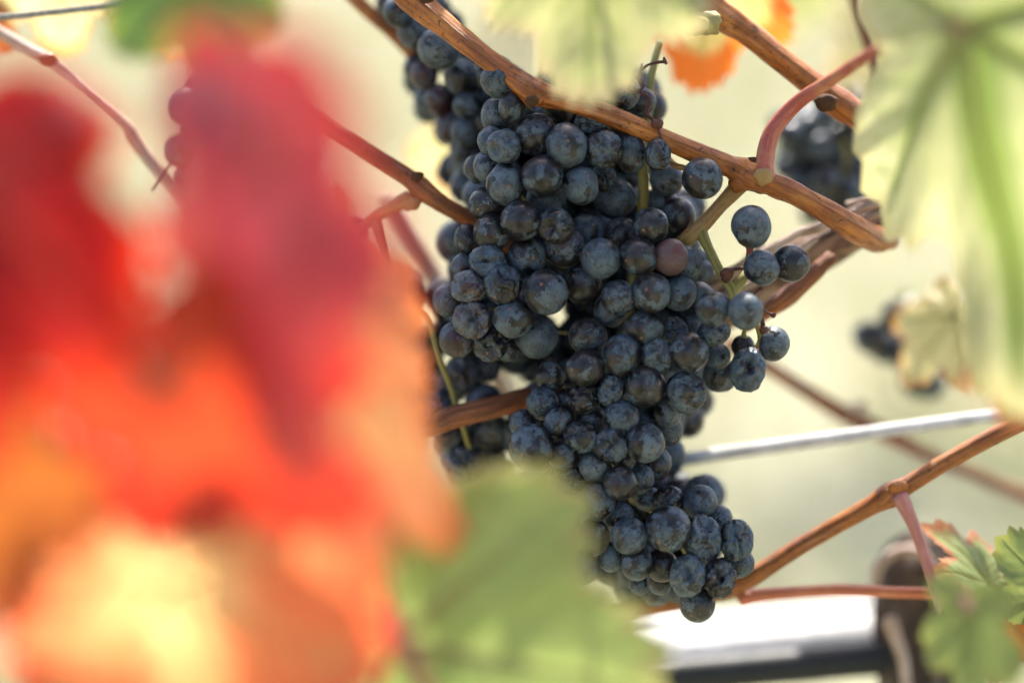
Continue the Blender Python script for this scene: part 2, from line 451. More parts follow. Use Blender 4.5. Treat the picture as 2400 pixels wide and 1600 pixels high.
class Cluster:
    def __init__(s, name, label, group, base, kind_cat='grapes'):
        s.root = tag(empty(name, base), label, kind_cat, group)
        s.items = []
        s.rr = random.Random(hash(label) % 9973 if False else len(label) * 31)
    def fits(s, p, r, tight):
        for q, rq in s.items:
            if (p - q).length < tight * (r + rq): return False
        return True
    def put(s, sx, sy, rx, ry=None, d=FOCUS, shr=0, red=0.0, tight=0.90, push=True, step=0.0015):
        ry = ry or rx
        r = 0.5 * (rx + ry) * pxm(d)
        p = P(sx, sy, d)
        k = 0
        while push and k < 60 and not s.fits(p, r, tight):
            d += step; k += 1
            p = P(sx, sy, d); r = 0.5 * (rx + ry) * pxm(d)
        s.items.append((p, r))
        me = s.rr.choice(SHRIV) if shr else s.rr.choice(PLUMP)
        o = link('grape', me, s.root)
        o.location = p
        o.rotation_mode = 'QUATERNION'
        roll = s.rr.uniform(-180, 180) if abs(rx - ry) < 3 else s.rr.uniform(-15, 15)
        o.rotation_quaternion = (CAMROT @ Matrix.Rotation(R(roll), 3, 'Z')).to_quaternion()
        m = pxm(d)
        m *= 1.07
        o.scale = (rx * m, ry * m, 0.5 * (rx + ry) * m)
        o.color = (red, 0, 0, 1)
        if shr: o['label'] = 'shrivelled grape with wrinkled sunken skin'
        return p
    def fill(s, spots, n, dlo, dhi, jit, rlo, rhi, tight=0.86, red=0.0):
        made = 0
        for _ in range(n * 12):
            if made >= n: break
            a = s.rr.choice(spots)
            sx, sy = a[0] + s.rr.uniform(-jit, jit), a[1] + s.rr.uniform(-jit, jit)
            r = s.rr.uniform(rlo, rhi); d = s.rr.uniform(dlo, dhi)
            if s.fits(P(sx, sy, d), r * pxm(d), tight):
                s.put(sx, sy, r, r, d, 1 if s.rr.random() < 0.12 else 0, red, push=False)
                made += 1

# ------------------------------------------------------------------ leaves
LOBES = [(0, 1.0), (52, 0.86), (-52, 0.86), (104, 0.64), (-104, 0.64)]
def leaf_mesh(name, size, seed, cup=0.10, fold=0.0, wave=0.03, nth=200, nr=22, sinus=0.5):
    rr = random.Random(seed)
    off = Vector((rr.uniform(0, 40), rr.uniform(0, 40), 0))
    lob = [(a + rr.uniform(-5, 5), l * rr.uniform(0.92, 1.08)) for a, l in LOBES]
    th = np.linspace(-177, 177, nth)
    rad = np.zeros(nth)
    for a, l in lob:
        x = np.abs(th - a) / 34.0
        rad = np.maximum(rad, l * (1 - sinus * np.clip(x, 0, 1.35) ** 1.7))
    rad = np.maximum(rad, 0.30)
    rad *= np.where(np.abs(th) > 140, 1 - 0.55 * ((np.abs(th) - 140) / 37) ** 1.5, 1)
    # teeth along the margin
    ph = th / 8.2 + 0.35 * np.sin(th * 0.13 + rr.uniform(0, 6))
    tooth = 1 - np.abs((ph % 1) - 0.45) / 0.55
    rad *= 1 + 0.10 * (tooth - 0.5) * np.clip((165 - np.abs(th)) / 30, 0, 1)
    verts, vein, rim, band = [(0, 0, 0)], [1.0], [0.0], [1.0]
    lobd = [(math.sin(R(a)), math.cos(R(a)), l) for a, l in lob]
    sec = []
    for a, l in lob:
        for k in range(1, 6):
            t = l * (0.12 + 0.155 * k)
            for sd in (-1, 1):
                sec.append((math.sin(R(a)) * t, math.cos(R(a)) * t, math.sin(R(a + sd * 43)), math.cos(R(a + sd * 43)), 0.42 * (l - t * 0.75)))
    secA = np.array(sec)
    for i in range(1, nr + 1):
        f = (i / nr) ** 0.8
        for k in range(nth):
            r = rad[k] * f
            x, y = math.sin(R(th[k])) * r, math.cos(R(th[k])) * r
            dm, vb = 9.0, 9.0
            for dx, dy, l in lobd:
                t = x * dx + y * dy
                if 0 < t < l:
                    dd = abs(x * dy - y * dx)
                    dm = min(dm, dd / (0.024 * (1.15 - t / l)))
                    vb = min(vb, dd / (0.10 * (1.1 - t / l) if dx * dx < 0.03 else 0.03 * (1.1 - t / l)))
            ts = (x - secA[:, 0]) * secA[:, 2] + (y - secA[:, 1]) * secA[:, 3]
            ds = np.abs((x - secA[:, 0]) * secA[:, 3] - (y - secA[:, 1]) * secA[:, 2])
            ok = (ts > 0) & (ts < secA[:, 4])
            d2 = (np.min(ds[ok]) / 0.010) if ok.any() else 9.0
            v = max(math.exp(-dm * dm * 0.5), 0.65 * math.exp(-d2 * d2 * 0.5))
            z = -cup * (x * x + y * y) + fold * abs(x) + wave * 2 * mnoise.noise(Vector((x * 2.2, y * 2.2, 0)) + off) * (0.3 + f)
            z += 0.018 * (1 - v) * (0.5 + 0.5 * mnoise.noise(Vector((x * 7, y * 7, 3)) + off)) + 0.03 * math.sin(th[k] * 0.21 + seed) * f ** 3
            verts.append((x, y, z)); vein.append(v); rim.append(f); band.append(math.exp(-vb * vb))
    faces = []
    for k in range(nth - 1):
        faces.append((0, 1 + k + 1, 1 + k))
        for i in range(nr - 1):
            a = 1 + i * nth + k
            faces.append((a, a + 1, a + nth + 1, a + nth))
    vv = np.array(verts) * size
    me = mesh_from(name, vv, faces)
    for nm, dat in (('vein', vein), ('rim', rim), ('band', band)):
        at = me.attributes.new(nm, 'FLOAT', 'POINT')
        at.data.foreach_set('value', np.array(dat, dtype=np.float32))
    def zat(x, y):
        j = int(np.argmin((vv[:, 0] - x * size) ** 2 + (vv[:, 1] - y * size) ** 2))
        return vv[j, 2]
    me['lobes'] = [float(q) for a, l in lob for q in (a, l)]
    return me, lob, zat

def leaf_frame(angle, tilt, roll):
    tip = RIGHT * math.cos(R(angle)) + UP * math.sin(R(angle))
    nrm = -FWD
    lat = tip.cross(nrm)
    q = Matrix.Rotation(R(tilt), 3, lat)
    tip, nrm = q @ tip, q @ nrm
    q = Matrix.Rotation(R(roll), 3, tip)
    nrm = q @ nrm
    lat = tip.cross(nrm)
    return Matrix((lat, tip, nrm)).transposed()

LEAFN = [0]
def leaf(label, mat, sx, sy, d, angle, size_px, tilt=0, roll=0, cup=0.12, fold=0.0, wave=0.035, group=None, petiole=None, pmat='green_stem', veins=True, seed=None, sinus=0.5, name='grape_leaf', vein_mat=None):
    LEAFN[0] += 1
    seed = seed if seed is not None else LEAFN[0] * 13
    base = P(sx, sy, d)
    root = tag(empty(name, base), label, 'leaf', group)
    size = size_px * pxm(d)
    me, lob, zat = leaf_mesh('blade', size, seed, cup, fold, wave, sinus=sinus)
    F = leaf_frame(angle, tilt, roll)
    blade = link('blade', me, root, M[mat])
    blade.location = base
    blade.rotation_mode = 'QUATERNION'
    blade.rotation_quaternion = F.to_quaternion()
    PARENT_INV[blade.name] = (Matrix.Translation(base) @ F.to_4x4()).inverted()
    if veins:
        for a, l in lob:
            pts = []
            for t in (0.0, 0.25, 0.5, 0.75, 0.93):
                x, y = math.sin(R(a)) * l * t, math.cos(R(a)) * l * t
                pts.append(base + F @ Vector((x * size, y * size, zat(x, y) - 0.002 * size)))
            tube('vein', pts, [size * 0.013, size * 0.010, size * 0.007, size * 0.004, size * 0.002], vein_mat or M['green_stem'], blade, nseg=6, n=13)
    if petiole:
        ptube('petiole', [(sx, sy, d, petiole[0][3])] + petiole, M[pmat], root, nseg=10)
    return root

# ------------------------------------------------------------------ ground and far rows
def ground_material():
    s = NT('dry_grass_ground')
    tc = s.n('ShaderNodeTexCoord')
    a = s.noise(tc.outputs['Object'], 2.4, 5, 0.6); b = s.noise(tc.outputs['Object'], 14, 5, 0.65)
    mp = s.n('ShaderNodeMapping'); mp.inputs['Scale'].default_value = (0.15, 1.0, 1); s.l(tc.outputs['Object'], mp.inputs[0])
    mq = s.n('ShaderNodeMapping'); mq.inputs['Scale'].default_value = (1.0, 0.28, 1); s.l(tc.outputs['Object'], mq.inputs[0])
    pat = s.ramp(s.noise(mq.outputs[0], 3.0, 2, 0.5), 0.40, 0.60)
    c = s.noise(mp.outputs[0], 1.1, 3, 0.6)
    col = s.mix(s.ramp(a, 0.38, 0.62), (0.13, 0.140, 0.076), (0.235, 0.215, 0.16))
    col = s.mix(s.math('MULTIPLY', s.ramp(c, 0.48, 0.62), 0.5), col, (0.28, 0.21, 0.18))
    col = s.mix(s.math('MULTIPLY', s.ramp(b, 0.4, 0.7), 0.5), col, (0.12, 0.12, 0.05))
    s.l(col, s.bsdf.inputs['Base Color'])
    sp = s.n('ShaderNodeSeparateXYZ'); s.l(tc.outputs['Object'], sp.inputs[0])
    col = s.mix(s.math('MULTIPLY', s.ramp(s.math('ADD', sp.outputs[1], s.math('MULTIPLY', a, 1.2)), 4.9, 3.6), 0.6), col, (0.20, 0.205, 0.10))
    col = s.mix(s.math('MULTIPLY', pat, 0.75), col, (0.295, 0.29, 0.215))
    s.l(col, s.bsdf.inputs['Base Color'])
    s.bsdf.inputs['Roughness'].default_value = 0.95
    s.bsdf.inputs['Specular IOR Level'].default_value = 0.08
    s.bump(b, 0.6, 0.02)
    return s.m
def build_ground():
    xs = np.concatenate([[-900, -200, -50, -15], np.linspace(-6, 6, 49), [15, 50, 200, 900]])
    ys = np.concatenate([[-900, -100, -15], np.linspace(-4, 14, 73), [25, 60, 200, 900]])
    verts = []
    for y in ys:
        for x in xs:
            near = max(0.0, 1 - max(abs(x) / 9, abs(y - 4) / 12))
            verts.append((x, y, 0.05 * near * mnoise.noise(Vector((x * 0.7, y * 0.7, 0)))))
    n = len(xs)
    faces = [(j * n + i, j * n + i + 1, (j + 1) * n + i + 1, (j + 1) * n + i) for j in range(len(ys) - 1) for i in range(n - 1)]
    g = link('ground', mesh_from('ground', verts, faces), None, ground_material())
    tag(g, kind='structure')
def build_grass():
    N = 40000
    x = rng.uniform(-3.2, 3.2, N); y = 1.3 + 15.0 * rng.uniform(0, 1, N) ** 1.4
    h = rng.uniform(0.04, 0.15, N); w = rng.uniform(0.0025, 0.006, N); a = rng.uniform(0, math.pi, N)
    lx = rng.normal(0, 0.04, N); ly = rng.normal(0, 0.04, N)
    dx, dy = np.cos(a) * w, np.sin(a) * w
    z0 = np.array([0.05 * max(0.0, 1 - max(abs(q) / 9, abs(p - 4) / 12)) * mnoise.noise(Vector((q * 0.7, p * 0.7, 0))) for q, p in zip(x, y)]) - 0.004
    v = np.empty((N, 5, 3))
    v[:, 0] = np.stack([x - dx, y - dy, z0], 1); v[:, 1] = np.stack([x + dx, y + dy, z0], 1)
    v[:, 2] = np.stack([x + dx * .8 + lx * .4, y + dy * .8 + ly * .4, z0 + h * .6], 1); v[:, 3] = np.stack([x - dx * .8 + lx * .4, y - dy * .8 + ly * .4, z0 + h * .6], 1)
    v[:, 4] = np.stack([x + lx, y + ly, z0 + h], 1)
    i = np.arange(N) * 5
    f = np.concatenate([np.stack([i, i + 1, i + 2], 1), np.stack([i, i + 2, i + 3], 1), np.stack([i + 3, i + 2, i + 4], 1)])
    me = mesh_from('grass', v.reshape(-1, 3), f.tolist())
    s = NT('grass_blade')
    tc = s.n('ShaderNodeTexCoord')
    col = s.mix(s.ramp(s.noise(tc.outputs['Object'], 2.0, 4), 0.42, 0.6), (0.185, 0.20, 0.085), (0.38, 0.335, 0.22))
    s.l(col, s.bsdf.inputs['Base Color']); s.bsdf.inputs['Roughness'].default_value = 0.6
    tr = s.n('ShaderNodeBsdfTranslucent'); s.l(col, tr.inputs['Color'])
    mx = s.n('ShaderNodeMixShader'); mx.inputs[0].default_value = 0.45
    s.l(s.bsdf.outputs[0], mx.inputs[1]); s.l(tr.outputs[0], mx.inputs[2]); s.l(mx.outputs[0], s.out.inputs['Surface'])
    tag(link('grass', me, None, s.m), 'pale dry grass growing between the vine rows', 'grass', kind='stuff')

def small_leaf_shape():
    pts = []
    for k in range(14):
        th = R(-170 + 340 * k / 13)
        r = (1.0, 0.62)[k % 2] if 1 < k < 12 else 0.5
        pts.append((math.sin(th) * r * 0.9, math.cos(th) * r, -0.18 * r * r))
    return np.array([(0, 0, 0)] + pts), [(0, k + 1, k) for k in range(1, 14)]
def far_vine(x, y, label, seed):
    rr = random.Random(seed)
    root = tag(empty('grape_vine', (x, y, 0)), label, 'vine', 'vines in the row behind')
    pts = [Vector((x, y, -0.05)), Vector((x + rr.uniform(-.03, .03), y, 0.3)), Vector((x + rr.uniform(-.05, .05), y, 0.68)), Vector((x + 0.3, y, 0.76)), Vector((x + 0.7, y, 0.77))]
    tube('trunk', pts, [0.035, 0.028, 0.024, 0.016, 0.009], M['old_wood'], root, rough=0.25, seed=seed, nseg=12)
    sv, sf = small_leaf_shape()
    V, Fc = [], []
    for _ in range(300):
        q = Vector((x + rr.uniform(-0.15, 1.15), y + rr.gauss(0, 0.13), 0.78 + rr.random() ** 0.8 * 1.05))
        s = rr.uniform(0.045, 0.08)
        rot = Matrix.Rotation(rr.uniform(0, 6.28), 3, 'Z') @ Matrix.Rotation(rr.uniform(-1.9, -0.6), 3, 'X') @ Matrix.Rotation(rr.uniform(-0.8, 0.8), 3, 'Y')
        b = len(V)
        for p in sv: V.append(q + rot @ Vector(p) * s)
        Fc += [tuple(i + b for i in f) for f in sf]
    me = mesh_from('crown', V, Fc, False)
    link('crown', me, root, M['far_leaf'])
def far_leaf_material():
    s = NT('far_vine_leaf')
    tc = s.n('ShaderNodeTexCoord')
    n1 = s.noise(tc.outputs['Object'], 3.2, 3)
    col = s.mix(s.ramp(n1, 0.4, 0.62), (0.11, 0.145, 0.04), (0.24, 0.21, 0.075))
    col = s.mix(s.math('MULTIPLY', s.ramp(s.noise(tc.outputs['Object'], 7.0, 2), 0.6, 0.68), 0.6), col, (0.50, 0.17, 0.03))
    s.l(col, s.bsdf.inputs['Base Color']); s.bsdf.inputs['Roughness'].default_value = 0.5
    tr = s.n('ShaderNodeBsdfTranslucent'); s.l(col, tr.inputs['Color'])
    mx = s.n('ShaderNodeMixShader'); mx.inputs[0].default_value = 0.55
    s.l(s.bsdf.outputs[0], mx.inputs[1]); s.l(tr.outputs[0], mx.inputs[2]); s.l(mx.outputs[0], s.out.inputs['Surface'])
    return s.m
M['far_leaf'] = far_leaf_material()
build_ground()
build_grass()
for i, (vx, lab) in enumerate([(-2.3, 'blurred leafy vine in the row behind, at the far left'), (-1.15, 'blurred leafy vine in the row behind, left of the grapes'),
                               (0.0, 'blurred leafy vine in the row behind, above the main bunch'), (1.15, 'blurred leafy vine in the row behind, at the far right')]):
    far_vine(vx, 4.3, lab, 11 + i)

# ------------------------------------------------------------------ canes, stems, wires
def cane(label, px, mat='cane', name='vine_cane', group=None, bumps=(), rough=0.10, seed=1, buds=(), nseg=18, n=None, cat='cane', ridge=0.0):
    base = P(*px[0][:3])
    root = tag(empty(name, base), label, cat, group)
    stem = ptube('stem', px, M[mat], root, bumps=bumps, rough=rough, seed=seed, nseg=nseg, n=n or 12 * (len(px) - 1) + 1, ridge=ridge)
    for (bx, by, bd, br, bm_) in buds:
        me = bud_mesh(seed + int(bx))
        o = link('bud', me, stem, M[bm_])
        o.location = P(bx, by, bd); k = br * pxm(bd) * 0.85; o.scale = (k * 1.3, k, k * 0.8)
        o.rotation_mode = 'QUATERNION'; o.rotation_quaternion = CAMROT.to_quaternion()
    return root
def bud_mesh(seed):
    bm = ico(3)
    off = Vector((seed * 3.7, seed * 1.3, 0))
    for v in bm.verts:
        p = v.co.normalized()
        v.co = p * (1 + 0.30 * mnoise.noise(p * 1.8 + off) + 0.12 * mnoise.noise(p * 5 + off))
        v.co.y *= 1.0 - 0.15 * p.y
    me = bpy.data.meshes.new('bud'); bm.to_mesh(me); bm.free()
    me.polygons.foreach_set('use_smooth', [True] * len(me.polygons))
    return me

cane('brown woody cane slanting across the front of the main grape bunch',
     [(560, -330, .97, 52), (740, -195, .96, 52), (905, -60, .945, 60), (960, -8, .94, 74), (1020, 40, .935, 58), (1130, 130, .928, 50), (1210, 188, .926, 54), (1247, 214, .925, 70), (1285, 226, .925, 54), (1345, 242, .925, 50), (1450, 280, .928, 48), (1600, 345, .93, 50),
      (1700, 386, .931, 52), (1760, 412, .932, 76), (1810, 432, .933, 58), (1890, 468, .935, 52), (2000, 535, .943, 62), (2050, 560, .965, 60), (2085, 560, .985, 50)], 'cane',
     bumps=(), rough=0.18, ridge=0.07, seed=2,
     buds=((1247, 236, .917, 15, 'bud'), (1764, 377, .93, 14, 'bud'), (1000, -6, .93, 16, 'bud'), (1735, 425, .93, 26, 'cane'), (1788, 412, .927, 24, 'tan_stem')), nseg=22, n=170)
cane('thick brown cane crossing the upper right corner behind the red leaf stalk',
     [(1290, -330, .96, 60), (1450, -180, .955, 60), (1590, -50, .95, 70), (1660, 15, .95, 76), (1740, 70, .95, 58), (1850, 155, .952, 56), (1955, 235, .955, 64), (2040, 295, .958, 60), (2110, 345, .96, 66), (2200, 400, .965, 60)], 'cane',
     bumps=((0.33, 0.12, 0.03), (0.69, 0.12, 0.03)), rough=0.20, ridge=0.07, seed=5, buds=((1935, 238, .94, 24, 'bud'), (2105, 295, .95, 18, 'peel'), (1655, 52, .93, 34, 'green_stem'), (1630, 58, .925, 28, 'green_stem')), nseg=22, n=120)
cane('dark brown cane with forked green stalk left of the main grapes',
     [(250, -80, .97, 36), (480, 90, .96, 38), (700, 250, .955, 40), (850, 350, .955, 42), (955, 415, .955, 44), (985, 440, .955, 56), (1040, 480, .955, 40), (1110, 520, .96, 40), (1200, 580, .97, 40)], 'cane_dark',
     bumps=(), rough=0.12, seed=7, buds=((978, 412, .95, 14, 'bud'), (960, 470, .955, 26, 'tan_stem')))
cane('orange brown cane rising to the right below the main bunch',
     [(900, 1570, 1.0, 36), (1150, 1505, .99, 37), (1380, 1450, .985, 38), (1520, 1420, .98, 40), (1650, 1395, .975, 42), (1760, 1352, .97, 44), (1900, 1265, .965, 40), (2085, 1160, .955, 42), (2250, 1065, .95, 40), (2440, 965, .945, 44)], 'cane',
     bumps=((0.777, 0.45, 0.016), (0.5, 0.15, 0.025)), rough=0.12, ridge=0.08, seed=9, buds=((2105, 1140, .95, 20, 'cane'),), nseg=18)
cane('slim orange red shoot running level below the orange brown cane',
     [(1735, 1400, .975, 40), (1800, 1392, .975, 30), (1960, 1382, .975, 27), (2120, 1388, .972, 26), (2260, 1392, .97, 24)], 'orange_stem', rough=0.1, seed=10, ridge=0.1)
cane('brown cane with sunlit top passing behind the middle of the bunch',
     [(500, 1130, .97, 46), (760, 1065, .96, 48), (1000, 1000, .955, 50), (1060, 978, .955, 54), (1150, 955, .957, 52), (1250, 930, .965, 52), (1400, 900, .99, 50)], 'cane_dark', rough=0.08, seed=12)
cane('blurred brown cane sloping down at right behind the grapes',
     [(1700, 800, 1.07, 34), (1820, 872, 1.08, 34), (1960, 960, 1.09, 40), (2030, 995, 1.09, 44), (2200, 1075, 1.10, 32), (2440, 1175, 1.11, 32)], 'cane_dark', rough=0.08, seed=13, buds=((2010, 955, 1.085, 20, 'peel'),))
cane('pale sunlit thin cane slanting down at the upper left edge',
     [(-60, 40, .985, 28), (60, 115, .985, 30), (125, 152, .985, 34), (200, 215, .985, 20), (298, 298, .985, 28), (310, 320, .985, 34), (360, 385, .985, 32), (430, 465, .985, 28), (560, 610, .99, 28)], 'peel', rough=0.14, seed=14,
     buds=((112, 140, .975, 20, 'cane_dark'),))
cane('blurred reddish brown cane at the top left of the bunches',
     [(560, -300, 1.0, 32), (790, -50, 1.0, 34), (860, 25, 1.0, 34), (930, 85, 1.0, 36), (1010, 170, 1.005, 34)], 'cane', rough=0.08, seed=15)
cane('thin blurred dark cane hanging at the upper right behind the stalk',
     [(1990, -40, 1.02, 26), (2025, 70, 1.02, 28), (2055, 170, 1.02, 24), (2085, 240, 1.02, 34), (2130, 320, 1.02, 22)], 'cane_dark', rough=0.08, seed=16)

cane('pale sunlit blurred cane between the left stalk and the main bunch',
     [(900, 470, 1.06, 50), (960, 570, 1.06, 54), (1030, 670, 1.06, 50), (1120, 800, 1.06, 46), (1200, 960, 1.07, 44)], 'peel', rough=0.14, seed=24)
# old arm of the vine with peeling bark
arm = cane('rough old vine arm with pale peeling bark behind the right grapes',
     [(1560, 790, 1.0, 90), (1700, 720, .995, 96), (1830, 645, .99, 104), (1940, 575, .985, 110), (2040, 520, .985, 90), (2170, 440, .99, 60)], 'old_wood', name='old_vine', rough=0.28, seed=18, nseg=24, cat='vine arm', n=90, ridge=0.12)
for i, (a, b, c, w) in enumerate([((1640, 690), (1780, 600), (1890, 535), 26), ((1690, 700), (1810, 640), (1915, 560), 18), ((1880, 545), (1925, 530), (1960, 505), 22), ((1990, 500), (2080, 468), (2140, 450), 20), ((1985, 478), (2060, 458), (2150, 432), 12),
                                  ((1740, 760), (1850, 690), (1950, 600), 44), ((1620, 668), (1720, 628), (1790, 570), 14), ((2000, 520), (2090, 490), (2160, 470), 14)]):
    ptube('bark_strip', [(*a, .975 - .004 * (i % 2), w), (*b, .962, w * 1.1), (*c, .965, w * 0.7)], M['peel' if i != 5 else 'cane_dark'], arm, nseg=8, rough=0.4, seed=30 + i)

# wires and hose
tag(ptube('trellis_wire', [(1200, 1128, 1.005, 36), (1560, 1081, 1.0, 32), (2120, 1003, .995, 32), (2460, 958, .99, 32)], M['pipe'], None, nseg=16), 'bright galvanised wire running level to the right of the bunch', 'wire')
tag(ptube('trellis_wire', [(-80, 50, .97, 17), (150, 26, .972, 17), (320, 6, .975, 17), (500, -16, .98, 17)], M['dull_wire'], None, nseg=12), 'thin dull grey wire crossing the top left corner', 'wire')
tag(ptube('trellis_wire', [(1250, 1492, 1.12, 60), (1520, 1472, 1.12, 60), (2080, 1430, 1.12, 58), (2500, 1398, 1.12, 58)], M['pipe'], None, nseg=16), 'broad grey metal wire directly above the pale pipe', 'wire')
hz = tag(empty('drip_hose', P(1300, 1580, 1.02)), 'black irrigation hose under the sunlit pale pipe at the bottom right', 'hose')
ptube('tube_wall', [(1250, 1614, 1.055, 84), (1560, 1586, 1.055, 84), (2060, 1540, 1.055, 82), (2500, 1500, 1.055, 82)], M['hose'], hz, nseg=28)
tag(ptube('pipe', [(1250, 1584, 1.085, 150), (1560, 1556, 1.085, 150), (2060, 1508, 1.085, 146), (2500, 1466, 1.085, 146)], M['pipe'], None, nseg=28), 'pale pipe with glaring sunlit top above the black hose', 'pipe')

# vine trunk in the lower right corner
tr = cane('dark rough vine trunk standing in the lower right corner', [(2200, 1262, 1.06, 80), (2160, 1330, 1.06, 170), (2155, 1450, 1.06, 190), (2165, 1600, 1.06, 200), (2190, 1900, 1.06, 200), (2200, 2300, 1.06, 210), (2210, 6200, 1.06, 260)], 'trunk', name='old_vine', cat='trunk', rough=0.35, seed=21, nseg=24, ridge=0.2)
ptube('bark_strip', [(2050, 1370, 1.04, 20), (2062, 1320, 1.04, 26), (2110, 1290, 1.04, 26), (2165, 1300, 1.04, 22), (2200, 1360, 1.04, 18)], M['peel'], tr, nseg=8, rough=0.3)
ptube('bark_strip', [(2085, 1450, 1.03, 40), (2105, 1500, 1.03, 34), (2125, 1600, 1.03, 26), (2120, 1700, 1.03, 26)], M['peel'], tr, nseg=8, rough=0.3)

# ------------------------------------------------------------------ main bunch
MAIN = [  # x, y, rx, ry, layer, shrivelled, red
 (1257,316,47,48,0.4,0,0),(1328,341,46,50,0,0,0),(1390,287,39,31,1,1,0),(1416,350,39,40,0.3,1,0),(1478,358,36,45,0.8,0,0),(1541,362,27,33,0.2,1,0),(1646,418,46,45,0.2,0,0),
 (1361,435,40,43,0.2,0,0),(1271,414,47,48,0,0,0),(1184,432,43,48,0.5,0,0),(1415,416,26,30,2,1,0),(1440,466,46,47,2,0,0),(1144,479,43,38,1.2,0,0),(1222,517,44,46,0.2,0,0),(1302,529,38,38,0.0,1,0),
 (1153,546,42,42,1,0,0),(1094,560,27,34,2,0,0),(1326,578,47,47,1,0,0),(1144,614,40,36,0.3,1,0),(1235,602,44,43,0.9,0,0),(1367,667,43,46,1.3,0,0),(1178,668,39,43,0.1,1,0),(1279,684,51,51,0,0,0),
 (1101,673,40,36,0.6,1,0.25),(1085,625,28,30,2,0,0.2),(1050,704,36,34,1.8,0,0.25),(1107,749,40,42,0.7,1,0.25),(1202,746,46,43,0.3,0,0),(1073,795,42,42,1.6,0,0.2),(1148,801,38,42,0.8,1,0),(1258,790,48,48,1.6,0,0),(1194,817,30,30,2.5,0,0),
 (1525,530,41,41,0.3,0,0),(1408,606,44,45,0,0,0),(1496,601,42,43,0,0,0),(1571,603,40,41,0.2,0,1.0),(1608,617,36,40,1,0,0),(1450,697,40,40,0.1,0,0),(1526,686,45,45,0,0,0),(1592,687,38,40,0.7,0,0),(1430,730,37,36,1.2,0,0),
 (1562,420,38,38,2.6,0,0),(1550,475,36,38,2.8,0,0),(1590,508,38,42,2.4,0,0),(1376,545,42,42,2.2,0,0),(1453,553,42,40,2.2,0,0),(1279,472,46,44,2.0,0,0),(1640,700,38,40,2,0,0),
 (1761,531,44,48,0.2,0,0),(1785,628,41,40,0.2,0,0),(1853,617,42,42,0.6,0,0),(1673,724,41,38,-.8,0,0),(1748,728,39,42,-1.4,0,0),(1672,780,38,30,0.5,0,0),(1812,805,36,40,1.2,0,0),(1741,812,26,26,2,0,0),(1752,867,38,47,0.2,1,0),
 (1679,834,30,32,1.8,0,0),(1688,878,40,38,2.6,0,0),
 (1378,786,43,43,0.8,0,0),(1508,768,43,42,0.3,0,0),(1372,862,45,42,0.1,0,0),(1456,832,45,46,0,0,0),(1539,834,34,37,0.1,1,0),(1613,826,46,45,0,0,0),(1579,773,28,30,1.5,1,0),(1617,768,28,32,1.8,0,0),
 (1432,915,28,35,0.2,1,0),(1512,905,46,46,0,0,0),(1606,918,43,43,0.2,1,0),(1290,882,34,36,1.6,0,0),(1328,876,28,32,2,0,0),(1367,934,36,32,0.5,1,0),(1273,945,37,38,0.9,0,0),(1332,942,32,34,1.4,0,0),
 (1383,980,34,33,0.8,0,0),(1456,977,39,39,0.1,0,0),(1311,989,34,36,0.6,0,0),(1363,1024,37,34,0.1,1,0),(1432,1043,37,38,0,1,0),(1511,1037,44,45,0.1,0,0),(1245,1048,52,50,0.3,0,0),(1231,995,34,36,1.8,0,0),
 (1323,1066,38,33,0.1,0,0),(1390,1093,31,31,0.2,0,0),(1461,1079,28,28,1.2,0,0),(1565,964,31,36,1.1,0,0),(1565,1005,34,38,1.8,0,0),(1540,1088,33,38,1.8,0,0),(1500,1120,32,36,1.4,0,0),(1330,1121,38,37,0.2,1,0),
 (1454,1132,39,39,0,0,0),(1400,1174,40,44,0,0,0),(1316,1203,43,43,0.2,0,0),(1448,1205,34,34,1.3,0,0),(1389,1259,38,42,0.7,0,0),(1475,1256,41,41,0,0,0),(1566,1239,51,52,0,0,0),(1568,1173,33,32,1.8,1,0),
 (1641,1176,39,38,1.6,0,0),(1515,1166,30,30,2.2,0,0),(1644,1261,42,49,0.4,2,0),(1725,1264,37,43,0.6,1,0),(1684,1216,32,32,1.9,0,0),(1433,1304,31,34,0.8,0,0),(1492,1319,36,39,0.2,0,0),(1551,1324,36,38,0.5,0,0),
 (1611,1349,38,46,0.1,2,0),(1685,1355,36,43,0.3,2,0),(1730,1319,34,36,1.4,0,0),(1634,1414,40,41,0.7,0,0),(1545,1362,30,28,1.4,0,0),(1500,1368,24,24,1.8,0,0),(1362,1332,37,38,0.8,0,0.1),
 (1173,186,43,44,0.8,0,0),(1200,250,30,36,0.6,0,0),(1163,270,34,40,1.8,0,0),(1182,344,36,36,0.3,1,0),(1150,330,30,34,1,0,0),(1145,390,34,38,1.3,0,0),(1120,395,32,34,2,0,0),(1332,184,26,26,1,0,0),(1385,199,43,43,0.7,1,0),(1462,218,36,40,1.6,0,0),(1440,190,34,36,2.2,0,0),(1500,240,34,36,2.4,0,0),(1310,255,36,36,2.2,0,0),
]
main = Cluster('grape_bunch', 'large sharp bunch of dusty blue black grapes hanging in the centre', None, P(1530, 160, .955), 'grape bunch')
for g in sorted(MAIN, key=lambda q: q[4]):
    main.put(g[0], g[1], g[2], g[3], FOCUS - 0.008 + g[4] * 0.010, g[5], g[6])
core = [g for g in MAIN if not (g[0] > 1630 and g[1] < 900)]
core = [g for g in core if not (g[0] > 1520 and g[1] < 480) and g[1] < 1370 and not (g[0] > 1660 and g[1] > 1100)]
main.fill(core, 60, 0.962, 0.975, 24, 38, 46, tight=0.80)
main.fill(core, 110, 0.970, 0.992, 26, 38, 48, tight=0.66)
main.fill(core, 120, 0.982, 1.015, 26, 38, 48, tight=0.60)
GAPS = [[(1268, 735), (1345, 728), (1340, 800), (1318, 840), (1225, 850), (1215, 825), (1290, 790)]]
